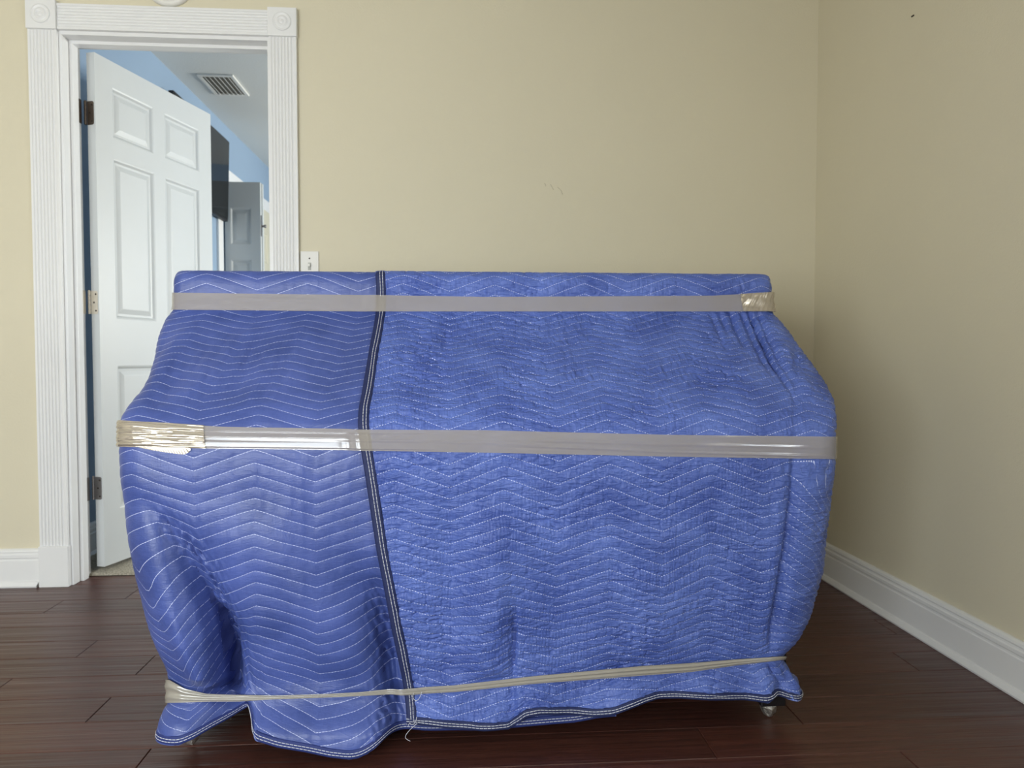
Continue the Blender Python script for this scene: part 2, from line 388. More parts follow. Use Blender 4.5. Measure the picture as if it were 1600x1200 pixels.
for x0, x1 in ((OX0-.02, OX0), (OX1, OX1+.02)):
    boxo('jamb', M['white'], tr, x0, x1, YB-.003, YB2+.003, 0, OZ, bevel=.001)
boxo('jamb', M['white'], tr, OX0-.02, OX1+.02, YB-.003, YB2+.003, OZ, OZ+.02, bevel=.001)
boxo('door_stop', M['white'], tr, OX0, OX0+.0125, YB+.045, YB+.083, 0, OZ-.012, bevel=.0015)
boxo('door_stop', M['white'], tr, OX1-.0125, OX1, YB+.045, YB+.083, 0, OZ-.012, bevel=.0015)
boxo('door_stop', M['white'], tr, OX0, OX1, YB+.045, YB+.083, OZ-.0125, OZ, bevel=.0015)
bm = bmesh.new()
box(bm, OX0-.09, OX0-.008, YB2, YB2+.016, 0, 2.12); box(bm, OX1+.008, OX1+.09, YB2, YB2+.016, 0, 2.12); box(bm, OX0-.008, OX1+.008, YB2, YB2+.016, OZ+.01, 2.12)
tag(from_bm('rear_casing', bm, M['white'], tr, bevel=.002))

# panel door leaf: local x along the leaf, y thickness (0..T), z up; both faces carry recessed raised panels
def leaf_rects_mesh(name, w, h, T, rects, mat, parent):
    """slab with holes at the rects (stiles and rails joined in one mesh)"""
    xs = sorted({0, w} | {r[0] for r in rects} | {r[1] for r in rects}); zs = sorted({0, h} | {r[2] for r in rects} | {r[3] for r in rects})
    bm = bmesh.new(); vs = {}
    def V(x, y, z):
        k = (round(x, 5), round(y, 5), round(z, 5))
        if k not in vs: vs[k] = bm.verts.new((x, y, z))
        return vs[k]
    def solid(a, b, c, d):
        mx, mz = (a+b)/2, (c+d)/2
        return 0 < mx < w and 0 < mz < h and not any(r[0] < mx < r[1] and r[2] < mz < r[3] for r in rects)
    n, m = len(xs), len(zs)
    for i in range(n-1):
        for j in range(m-1):
            a, b, c, d = xs[i], xs[i+1], zs[j], zs[j+1]
            if not solid(a, b, c, d): continue
            bm.faces.new((V(a,0,c), V(b,0,c), V(b,0,d), V(a,0,d))); bm.faces.new((V(a,T,d), V(b,T,d), V(b,T,c), V(a,T,c)))
            L = xs[i-1] if i else -1; R = xs[i+2] if i+2 < n else w+1; D = zs[j-1] if j else -1; U = zs[j+2] if j+2 < m else h+1
            if not solid(L, a, c, d): bm.faces.new((V(a,0,d), V(a,T,d), V(a,T,c), V(a,0,c)))
            if not solid(b, R, c, d): bm.faces.new((V(b,0,c), V(b,T,c), V(b,T,d), V(b,0,d)))
            if not solid(a, b, D, c): bm.faces.new((V(a,0,c), V(a,T,c), V(b,T,c), V(b,0,c)))
            if not solid(a, b, d, U): bm.faces.new((V(a,0,d), V(b,0,d), V(b,T,d), V(a,T,d)))
    me = bpy.data.meshes.new(name); bmesh.ops.recalc_face_normals(bm, faces=bm.faces); bm.to_mesh(me); bm.free()
    me.materials.append(mat); o = bpy.data.objects.new(name, me); COL.objects.link(o); o.parent = parent; return o
def panel_mesh(name, r, T, mat, parent):
    x0, x1, z0, z1 = r; bm = bmesh.new()
    def ring(i, y): return [bm.verts.new(p) for p in ((x0+i, y, z0+i), (x1-i, y, z0+i), (x1-i, y, z1-i), (x0+i, y, z1-i))]
    for s in (0, 1):
        f = (lambda d: d) if s == 0 else (lambda d: T-d)
        rs = [ring(-.0005, f(0.0)), ring(.006, f(.002)), ring(.013, f(.0095)), ring(.022, f(.010)), ring(.040, f(.0045)), ring(.043, f(.004))]
        for a, b in zip(rs, rs[1:]):
            for k in range(4): bm.faces.new((a[k], a[(k+1) % 4], b[(k+1) % 4], b[k]))
        bm.faces.new(rs[-1])
    me = bpy.data.meshes.new(name); bmesh.ops.recalc_face_normals(bm, faces=bm.faces); bm.to_mesh(me); bm.free()
    me.materials.append(mat); o = bpy.data.objects.new(name, me); COL.objects.link(o); o.parent = parent; return o
# door_1
LB = Vector((-1.405, 2.905, .030)); ang = math.atan2(.695, .200)
d1 = tag(empty('door_1', LB), 'white six-panel door standing open into the blue room', kind='structure')
d1.rotation_euler = (0, 0, ang)
LW, LH, LT = .722, 1.998, .035
hz = LB.z
rects = [(.088, .322, 1.729-hz, 1.926-hz), (.392, .632, 1.729-hz, 1.926-hz), (.088, .322, 1.010-hz, 1.648-hz), (.392, .632, 1.010-hz, 1.648-hz), (.088, .322, .215, .822-hz), (.392, .632, .215, .822-hz)]
leaf_rects_mesh('door_leaf', LW, LH, LT, rects, M['door'], d1)
for r in rects: panel_mesh('door_panel', r, LT, M['door'], d1)
def hinge(z, mat, label):
    # plates face -y world-ish: one on the leaf edge (local x=0 plane), barrel at the corner, one on the jamb
    g = tag(bpy.data.objects.new('hinge', None)); g['label'] = label; COL.objects.link(g); g.parent = d1
    hh = .045
    bm = bmesh.new(); n = 6; pts = []
    y0, y1, rr = .006, .035, .008
    pts = [(y1, -hh), (y1, hh)] + [(y0+rr-rr*math.sin(a), hh-rr+rr*math.cos(a)) for a in np.linspace(0, PI/2, n)] + [(y0+rr-rr*math.cos(a), -hh+rr-rr*math.sin(a)) for a in np.linspace(0, PI/2, n)]
    extrude_profile(bm, pts, lambda y, zz: (-.0016, y, z+zz), lambda y, zz: (.0004, y, z+zz))
    p = from_bm('hinge_plate', bm, mat); p.parent = g
    bm = bmesh.new()
    for k in range(5):
        a = -hh+k*2*hh/5; lathe(bm, [(0, a+.0005), (.0052, a+.0005), (.0052, a+2*hh/5-.0005), (0, a+2*hh/5-.0005)], Matrix.Translation((-.004, .0405, z)), 14)
    lathe(bm, [(0, hh), (.0045, hh), (.0035, hh+.003), (0, hh+.004)], Matrix.Translation((-.004, .0405, z)), 14)
    p = from_bm('hinge_barrel', bm, mat, smooth=False); p.parent = g
    # jamb plate, world-aligned against the jamb: express in leaf local space
    R = Matrix.Rotation(-ang, 4, 'Z')
    bm = bmesh.new(); box(bm, OX0, OX0+.0018, YB2-.034, YB2+.004, hz+z-hh, hz+z+hh)
    for v in bm.verts: v.co = R @ (v.co-LB)
    p = from_bm('hinge_plate', bm, mat); p.parent = g
    for (yy, zz) in ((.014, .032), (.022, 0), (.014, -.032)):
        bm = bmesh.new(); lathe(bm, [(0, .0006), (.003, .0006), (.0036, 0), (.0036, -.001)], Matrix.Translation((-.0018, yy, z+zz)) @ Matrix.Rotation(-PI/2, 4, 'Y'), 10)
        p = from_bm('hinge_screw', bm, M['screw']); p.parent = g
hinge(1.798-hz, M['hinge_dark'], 'dark bronze upper hinge'); hinge(1.069-hz, M['hinge_cream'], 'paint-covered middle hinge'); hinge(.341-hz, M['hinge_grey'], 'bare metal lower hinge')

# closet bifold beyond
d2 = tag(empty('door_2', (BX+.01, 5.0, .02)), 'grey-white folded closet door leaves below the television end', kind='structure')
cr = [(.035, .175, 1.60, 1.85), (.035, .175, .98, 1.50), (.035, .175, .2, .88)]
leaf_rects_mesh('closet_leaf', .235, 2.02, .032, cr, M['door'], d2)
for r in cr: panel_mesh('door_panel', r, .032, M['door'], d2)
o = leaf_rects_mesh('closet_leaf', .235, 2.02, .032, cr, M['door'], d2); o.location = (.004, .038, 0)
bm = bmesh.new(); lathe(bm, [(.009, 0), (.006, .01), (.012, .02), (.011, .028), (0, .032)], Matrix.Translation((.236, .03, 1.73)) @ Matrix.Rotation(PI/2, 4, 'Y'), 14)
o = from_bm('latch', bm, M['hinge_grey'], smooth=True); o.parent = d2
bm = bmesh.new(); box(bm, .2351, .238, .006, .028, 1.66, 1.80); o = from_bm('latch_plate', bm, M['hinge_grey']); o.parent = d2
bm = bmesh.new()
box(bm, BX, BX+.016, 4.86, 4.95, 0, 2.05); box(bm, BX, BX+.016, 4.86, 6.19, 2.05, 2.14); box(bm, BX, BX+.016, 6.12, 6.19, 0, 2.05)
tag(from_bm('trim_2', bm, M['white'], bevel=.003), 'white casing around the closet opening in the blue wall', kind='structure')
d3 = tag(empty('door_3', (BX+.002, 5.72, .02)), 'cream closet door leaf at the far end of the blue wall', kind='structure'); d3.rotation_euler = (0, 0, PI/2)
cr3 = [(.06, .34, 1.60, 1.85), (.06, .34, .98, 1.50), (.06, .34, .2, .88)]
for oname, fn in (('closet_leaf', None),):
    o = leaf_rects_mesh('closet_leaf', .395, 2.03, .012, cr3, M['cream_door'], d3); o.location = (0, -.013, 0)
for r in cr3:
    o = panel_mesh('door_panel', r, .012, M['cream_door'], d3); o.location = (0, -.013, 0)

# television
tv = tag(empty('television', (BX, 4.5, 2.03)), 'black flat television on a wall bracket, high on the blue wall', 'television')
def tilt(bm): 
    for v in bm.verts:
        v.co.x += (v.co.z-2.03)*.03
bm = bmesh.new(); box(bm, BX+.022, BX+.052, 4.03, 4.96, 1.764, 2.294); tilt(bm); from_bm('housing', bm, M['black'], tv, bevel=.004)
bm = bmesh.new(); box(bm, BX+.0525, BX+.0545, 4.04, 4.95, 1.778, 2.284); tilt(bm); from_bm('screen', bm, M['screen'], tv)
boxo('wall_bracket', M['black'], tv, BX+.001, BX+.024, 4.3, 4.66, 1.9, 2.15)

# ceiling vent
vt = tag(empty('ceiling_vent', (-1.37, 4.33, ZC)), 'white slatted air vent in the ceiling seen through the doorway', 'vent')
bm = bmesh.new()
vx0, vx1, vy0, vy1 = -1.473, -1.272, 4.175, 4.49; e = .022
for b in ((vx0, vx1, vy0, vy0+e), (vx0, vx1, vy1-e, vy1), (vx0, vx0+e, vy0+e, vy1-e), (vx1-e, vx1, vy0+e, vy1-e)): box(bm, b[0], b[1], b[2], b[3], ZC-.010, ZC)
from_bm('frame', bm, M['plastic'], vt, bevel=.003)
boxo('backing', M['vent_dark'], vt, vx0+e, vx1-e, vy0+e, vy1-e, ZC-.002, ZC-.0005)
sm = None
for k in range(6):
    x = vx0+e+.014+k*(vx1-vx0-2*e-.028)/5
    bm = bmesh.new(); y0, y1 = vy0+e, vy1-e
    v = [bm.verts.new(p) for p in ((x-.007, y0, ZC-.003), (x+.005, y0, ZC-.013), (x+.0065, y0, ZC-.012), (x-.0055, y0, ZC-.002))]
    u = [bm.verts.new((q.co.x, y1, q.co.z)) for q in v]
    for i in range(4): bm.faces.new((v[i], v[(i+1) % 4], u[(i+1) % 4], u[i]))
    bm.faces.new(v[::-1]); bm.faces.new(u); from_bm('slat', bm, M['plastic'], vt)

# smoke alarm and light switch
sa = tag(empty('smoke_alarm', (-1.07, YB, 2.238)), 'round white alarm with grey dome on the wall above the door', 'smoke alarm')
Mx = Matrix.Translation((-1.07, YB, 2.238)) @ Matrix.Rotation(PI/2, 4, 'X')
bm = bmesh.new(); lathe(bm, [(.0, 0), (.092, 0), (.093, .008), (.088, .016), (.076, .019), (.072, .017)], Mx, 48); from_bm('base_ring', bm, M['plastic'], sa, smooth=True)
bm = bmesh.new(); lathe(bm, [(.072, .012), (.071, .026), (.062, .036), (.045, .041), (.02, .043), (0, .043)], Mx, 48); from_bm('dome', bm, M['alarm_grey'], sa, smooth=True)
ls = tag(empty('light_switch', (-.57, YB, 1.198)), 'white toggle light switch plate beside the right casing', 'light switch')
boxo('plate', M['plastic'], ls, -.6055, -.5375, YB-.006, YB, 1.138, 1.256, bevel=.002)
bm = bmesh.new(); box(bm, -.577, -.566, YB-.0075, YB-.0058, 1.185, 1.213); from_bm('toggle_slot', bm, M['alarm_grey'], ls)
bm = bmesh.new(); v = box(bm, -.5755, -.5675, YB-.016, YB-.006, 1.198, 1.208); from_bm('toggle', bm, M['plastic'], ls, bevel=.001)
for z in (1.229, 1.168):
    bm = bmesh.new(); lathe(bm, [(0, .0015), (.0025, .0012), (.0032, 0)], Matrix.Translation((-.5715, YB-.006, z)) @ Matrix.Rotation(PI/2, 4, 'X'), 10)
    from_bm('screw', bm, M['screw'], ls)
# nail hole mark on right wall
bm = bmesh.new(); p = C0+ray(1427, 25)*(XRW/ray(1427, 25)[0]); box(bm, XRW-.004, XRW, p[1]-.005, p[1]+.005, p[2]-.0015, p[2]+.0015)
tag(from_bm('nail', bm, M['screw']), 'tiny dark nail high on the right wall', 'nail')

sc_ = tag(empty('wall_scuff', at_y(862, 292, YB)), 'faint grey scuff marks on the wall above the covered piano', 'scuff mark')
M['scuff'] = simple('grey_scuff', srgb(186, 178, 150), .7)
for pts in (((851, 286), (853, 291)), ((860, 288), (863, 293), (865, 297)), ((871, 292), (877, 298), (879, 304))):
    q = [at_y(x, y, YB-.0004) for x, y in pts]; bm = bmesh.new(); a = []
    for p in q: a.append((bm.verts.new((p[0]-.0011, p[1], p[2])), bm.verts.new((p[0]+.0011, p[1], p[2])), bm.verts.new((p[0], p[1]-.0005, p[2]))))
    for u, v in zip(a, a[1:]): bm.faces.new((u[0], u[2], v[2], v[0])); bm.faces.new((u[2], u[1], v[1], v[2]))
    from_bm('scuff', bm, M['scuff'], sc_)

# ------------------------------------------------------------------ piano under the blankets
pn = tag(empty('covered_piano', (.06, 1.85, 0)), 'dark upright piano hidden under the blankets, only its feet showing', 'piano')
boxo('case', M['piano'], pn, -.655, .755, 1.90, 2.12, .09, 1.03, bevel=.004)
boxo('key_bed', M['piano'], pn, -.655, .765, 1.60, 1.90, .575, .70, bevel=.004)
boxo('bottom_board', M['board'], pn, -.56, .67, 1.66, 1.90, .085, .115, bevel=.002)
def foot(x, y):
    bm = bmesh.new(); n = 12; rings = []
    r0 = random.Random(int(x*100))
    for (r, z) in ((.016, .038), (.019, .034), (.020, .027), (.015, .015), (.009, .006), (.004, .001)):
        rings.append([bm.verts.new((x+(r+r0.uniform(-.003, .003))*math.cos(2*PI*k/n), y+(r+r0.uniform(-.003, .003))*math.sin(2*PI*k/n), max(0.0005, z+r0.uniform(-.003, .003)))) for k in range(n)])
    for a, b in zip(rings, rings[1:]):
        for k in range(n): bm.faces.new((a[k], a[(k+1) % n], b[(k+1) % n], b[k]))
    bm.faces.new(rings[-1]); bm.faces.new(rings[0]); return bm
for i, (x, y) in enumerate(((-.597, 1.603), (.727, 1.634))):
    lg = boxo('leg', M['piano'], pn, x-.029, x+.031, y-.030, y+.030, .036, .58, bevel=.003)
    f = from_bm('foil_wrap', foot(x, y-.004), M['foil']); f.parent = lg; f['label'] = 'crumpled silver foil around the caster'
for x in (-.597, .722):
    lg = boxo('leg', M['piano'], pn, x-.03, x+.03, 2.03, 2.09, .036, .10)
    f = from_bm('foil_wrap', foot(x+.001, 2.06), M['foil']); f.parent = lg

# ------------------------------------------------------------------ blankets: base surface
prof_pts = np.array([(1.842, 1.068), (1.832, 1.060), (1.829, 1.04), (1.829, 1.00), (1.829, .965), (1.80, .940), (1.70, .856), (1.60, .775), (1.565, .745), (1.54, .715), (1.530, .690), (1.527, .66), (1.525, .60), (1.528, .45), (1.538, .30), (1.552, .20), (1.560, .155), (1.545, .10), (1.527, .04), (1.520, .004)])
seg = np.r_[0, np.cumsum(np.hypot(*np.diff(prof_pts, axis=0).T))]
PT = seg[-1]
pd = np.linspace(0, PT, 2000); fy = np.interp(pd, seg, prof_pts[:, 0]); fz = np.interp(pd, seg, prof_pts[:, 1])
def gs(a, s):
    k = np.exp(-.5*(np.arange(-4*s, 4*s+1)/s)**2); k /= k.sum()
    ap = np.r_[2*a[0]-a[4*s:0:-1], a, 2*a[-1]-a[-2:-4*s-2:-1]]; return np.convolve(ap, k, 'valid')
fy = gs(fy, 14); fz = gs(fz, 14)
LEFT = [(414, 306), (418, 300), (420, 288), (424, 279), (430, 274), (438, 271), (460, 271), (484, 272), (499, 259), (542, 244), (587, 236), (610, 224), (628, 208), (640, 197), (655, 188), (700, 187), (747, 188), (807, 197), (853, 203), (900, 213), (958, 226), (1002, 241), (1046, 261), (1062, 264), (1097, 265), (1112, 257), (1149, 250), (1200, 247)]
RIGHT = [(416, 1180), (424, 1182), (426, 1190), (430, 1196), (436, 1199), (448, 1201), (488, 1203), (512, 1222), (557, 1256), (599, 1286), (625, 1297), (655, 1301), (717, 1300), (760, 1296), (815, 1289), (887, 1282), (955, 1263), (990, 1246), (1015, 1224), (1026, 1216), (1049, 1230), (1062, 1243), (1099, 1249), (1150, 1250)]
def rz(z): return itp(z, [(0, .05), (.16, .05), (.22, .085), (.35, .12), (.55, .088), (.66, .06), (.70, .05), (.8, .05), (.96, .03), (1.1, .03)])
YBK = 2.165
def loop(p, off=0.0, XL=None, XR=None):
    """section params at profile arc positions p (array)"""
    return np.interp(p, pd, fy)-off, np.interp(p, pd, fz)
# solve side positions so the outline falls where it should
PG = np.linspace(0, PT, 300); GY, GZ = loop(PG); GR = rz(GZ)
XLg = np.full(300, -.70); XRg = np.full(300, .82)
angs = np.linspace(0, PI/2, 9)
for it in range(6):
    for sgn in (-1, 1):
        Xs = XLg if sgn < 0 else XRg
        ax = Xs[:, None]-sgn*GR[:, None]*(1-np.sin(angs)); ay = GY[:, None]+GR[:, None]*(1-np.cos(angs))
        P = np.stack([ax, ay, np.repeat(GZ[:, None], 9, 1)], -1); px, py = proj(P)
        k = (np.argmin if sgn < 0 else np.argmax)(px, axis=1); ii = np.arange(300)
        tgt = itp(py[ii, k], LEFT if sgn < 0 else RIGHT); err = tgt-px[ii, k]
        Xs += err*(ay[ii, k]/FOC)
XLg = gs(XLg, 2); XRg = gs(XRg, 2)
XLt, XRt = XLg[0], XRg[0]

# image-plane curves of the real hems / edges are turned into arc positions on the cloth here
HEM_L = [(180, 1150), (250, 1160), (262, 1162), (299, 1160), (318, 1152), (336, 1140), (352, 1131), (365, 1122), (380, 1111), (388, 1105), (392, 1112), (396, 1124), (402, 1137), (416, 1152), (450, 1161), (490, 1167), (530, 1175), (559, 1178), (572, 1176), (585, 1170), (600, 1159), (614, 1149), (640, 1146), (700, 1144), (800, 1140), (900, 1132), (940, 1124), (1000, 1118), (1400, 1110)]
HEM_R = [(600, 1132), (660, 1134), (700, 1138), (745, 1142), (783, 1140), (797, 1131), (809, 1121), (830, 1117), (870, 1119), (915, 1122), (940, 1118), (966, 1108), (990, 1100), (1013, 1094), (1050, 1093), (1085, 1094), (1149, 1096), (1175, 1098), (1187, 1092), (1196, 1089), (1206, 1092), (1220, 1099), (1249, 1099), (1400, 1105)]
EDGE_R = [(400, 586), (418, 586), (450, 588), (487, 587), (510, 584), (545, 577), (580, 571), (610, 566), (640, 560), (668, 559), (705, 564), (740, 570), (800, 579), (860, 588), (920, 600), (980, 611), (1040, 624), (1080, 631), (1110, 634), (1140, 636), (1200, 640)]

NR = 500
PS = np.interp(-.33, -fz[::1], pd)       # arc position where z = .33
def zig(U, P, A, ph):
    t = np.abs(((U-ph)/P+.5) % 1*2-1)      # 1 mid?  -> 0 at peak.. build 1 at peak
    t = 1-np.abs((((U-ph)/P) % 1)*2-1)     # 0 at U=ph, 1 half way
    t = 1-t                                # 1 at U=ph (peak)
    return A*(t - .03*np.clip(t-.78, 0, 1)**2/.22/.22)

def line_fold(px, py, path, depth, wl, wr):
    xc = itp(py, path); d = itp(py, depth)
    wl_ = itp(py, wl) if isinstance(wl, list) else wl; wr_ = itp(py, wr) if isinstance(wr, list) else wr
    dx = px-xc; w = np.where(dx < 0, wl_, wr_)
    return d*np.exp(-(dx/w)**2)

def folds_common(px, py):
    """folds shared by both layers (they lie on each other)"""
    d = np.zeros_like(px)
    d += line_fold(px, py, [(840, 770), (950, 772), (1060, 765)], [(780, 0), (860, .008), (960, .014), (1040, .009), (1075, .002), (1120, .010)], 38, 26)
    d += line_fold(px, py, [(700, 700), (900, 706), (1060, 706)], [(760, 0), (860, -.008), (980, -.010), (1060, -.004), (1075, 0)], 30, 26)
    d += line_fold(px, py, [(700, 860), (1050, 880)], [(760, 0), (900, -.006), (1000, -.005), (1050, -.002)], 40, 40)
    d += line_fold(px, py, [(700, 990), (1050, 1010)], [(760, 0), (900, .006), (1000, .005), (1050, 0)], 50, 50)
    d += line_fold(px, py, [(700, 1120), (1050, 1110)], [(760, 0), (900, -.004), (1000, -.004), (1050, 0)], 40, 40)
    return d*1.7
def folds_left(px, py):
    d = folds_common(px, py)*sstep(640, 700, px)
    v1 = [(760, 212), (782, 226), (830, 268), (890, 298), (950, 322), (995, 337), (1055, 345), (1085, 350), (1100, 372), (1120, 380), (1160, 386)]
    d += line_fold(px, py, v1, [(770, 0), (800, -.006), (850, -.018), (900, -.036), (950, -.060), (1000, -.105), (1060, -.130), (1078, -.110), (1086, -.05), (1100, -.055), (1130, -.055)], [(770, 16), (900, 15), (1000, 10), (1070, 7), (1100, 45), (1160, 50)], [(770, 38), (900, 40), (1000, 32), (1075, 24), (1095, 12), (1160, 9)])
    d += line_fold(px, py, [(780, 208), (850, 235), (900, 256), (950, 274), (1000, 296), (1050, 318)], [(790, 0), (850, .010), (920, .022), (1000, .034), (1050, .032), (1080, .004)], 30, 22)
    d += line_fold(px, py, [(780, 330), (850, 372), (950, 400), (1050, 430)], [(780, 0), (840, .007), (950, .010), (1040, .006), (1075, 0)], 40, 60)
    d += line_fold(px, py, [(860, 560), (900, 576), (940, 592), (1000, 606), (1060, 614), (1100, 620), (1150, 622)], [(860, 0), (900, -.008), (960, -.040), (1020, -.065), (1070, -.055), (1090, -.035), (1150, -.035)], [(860, 30), (960, 34), (1060, 22), (1150, 16)], 30)
    d += line_fold(px, py, [(780, 400), (870, 440), (950, 490), (1000, 520), (1060, 545)], [(760, 0), (850, .008), (950, .014), (1020, .014), (1075, .003)], 46, 46)
    d += line_fold(px, py, [(780, 480), (900, 545), (950, 560)], [(740, 0), (830, -.005), (900, -.006), (960, 0)], 34, 34)
    d -= .012*sstep(612, 650, px)*sstep(1030, 1080, py)+.004*sstep(590, 640, px)
    # lower flap and left corner puff below the tie
    d += .030*sstep(1092, 1150, py)*sstep(390, 404, px)*(1-sstep(585, 618, px))
    d += .020*sstep(1092, 1140, py)*(1-sstep(290, 345, px))
    # lower-left soft ripples on the slope
    sl = sstep(500, 540, py)*(1-sstep(600, 650, py))
    d += .0035*sl*np.sin((px+.75*py)*.075+vnoise(px/60, py/60, 5)*1.5)*(1-sstep(360, 470, px))
    return d
def folds_right(px, py):
    d = folds_common(px, py)
    d += line_fold(px, py, [(940, 806), (1100, 802)], [(930, 0), (985, -.012), (1040, -.012), (1062, -.004), (1080, -.012), (1110, -.006)], 7, 4)
    d += line_fold(px, py, [(690, 1243), (760, 1240), (850, 1231), (920, 1219), (990, 1207), (1020, 1203)], [(690, -.004), (740, -.012), (800, -.018), (960, -.022), (1005, -.008), (1025, 0)], 6, 10)
    d += line_fold(px, py, [(690, 1222), (800, 1218), (900, 1203), (990, 1190)], [(690, 0), (760, .004), (960, .005), (1010, 0)], 10, 10)
    for dx, a, y0, y1 in ((0, -.017, 480, 632), (-13, -.010, 482, 605), (-31, -.010, 478, 560), (12, -.008, 482, 618), (-62, -.008, 484, 548), (-48, -.007, 482, 530)):
        d += line_fold(px, py, [(487, 1172+dx), (560, 1203+dx), (620, 1240+dx), (640, 1250+dx)], [(y0, 0), (y0+15, a), ((y0+y1)/2, a), (y1, 0)], 4.5, 3.5)
    d += line_fold(px, py, [(487, 1196), (560, 1228), (620, 1266)], [(484, 0), (520, .008), (600, .010), (640, 0)], 14, 16)
    sl = sstep(484, 500, py)*(1-sstep(600, 650, py))
    m = np.exp(-((px-885-.1*(py-500))/38)**2)+.8*np.exp(-((px-1045)/36)**2)*sstep(500, 530, py)
    d += .0030*sl*m*vnoise(px/6.5+vnoise(px/40, py/30, 7)*1.5, py/34, 8)*(.5+.5*sstep(-.5, .3, vnoise(px/30, py/14, 77)))
    d += .004*sl*vnoise(px/55, py/40, 9)
    # bottom flare
    b = sstep(1040, 1085, py)
    d += b*(.014*np.exp(-((px-1196)/16)**2)-.012*np.exp(-((px-1222)/12)**2)-.008*np.exp(-((px-1165)/16)**2)+.010*np.exp(-((px-1245)/12)**2))
    d += b*.010*np.sin((px-660)*.045)*(1-sstep(1100, 1150, px))
    d += line_fold(px, py, [(1030, 1196), (1060, 1215), (1090, 1238)], [(1028, 0), (1045, -.008), (1085, -.003), (1095, 0)], 5, 5)
    return d
T1 = ([(187, 657), (347, 667), (591, 671), (760, 672), (1040, 679), (1300, 682)], [(186, 698), (329, 701), (572, 704), (760, 707), (1040, 713), (1300, 717)])
T0 = ([(272, 457), (584, 461), (760, 464), (1115, 462), (1201, 457)], [(272, 484), (584, 487), (760, 487), (1190, 487)])
TIE_T = [(265, 1062), (289, 1076), (322, 1083.5), (340, 1084.5), (428, 1086.5), (500, 1084.5), (560, 1081.5), (642, 1073), (710, 1069), (830, 1055), (1000, 1039), (1081, 1034), (1149, 1028.5), (1217, 1024)]
TIE_B = [(265, 1098), (329, 1096), (374, 1096), (386, 1095), (428, 1092.5), (500, 1090), (560, 1087.5), (642, 1083), (710, 1079.5), (830, 1067), (1000, 1054), (1081, 1048), (1149, 1038), (1217, 1030)]
def press(px, py):
    """1 under a tape, fading outside"""
    m = np.zeros_like(px)
    for a, b in (T1, T0, (TIE_T, TIE_B)):
        yt, yb = itp(px, a), itp(px, b)
        m = np.maximum(m, sstep(yt-7, yt, py)*(1-sstep(yb, yb+7, py)))
    return m

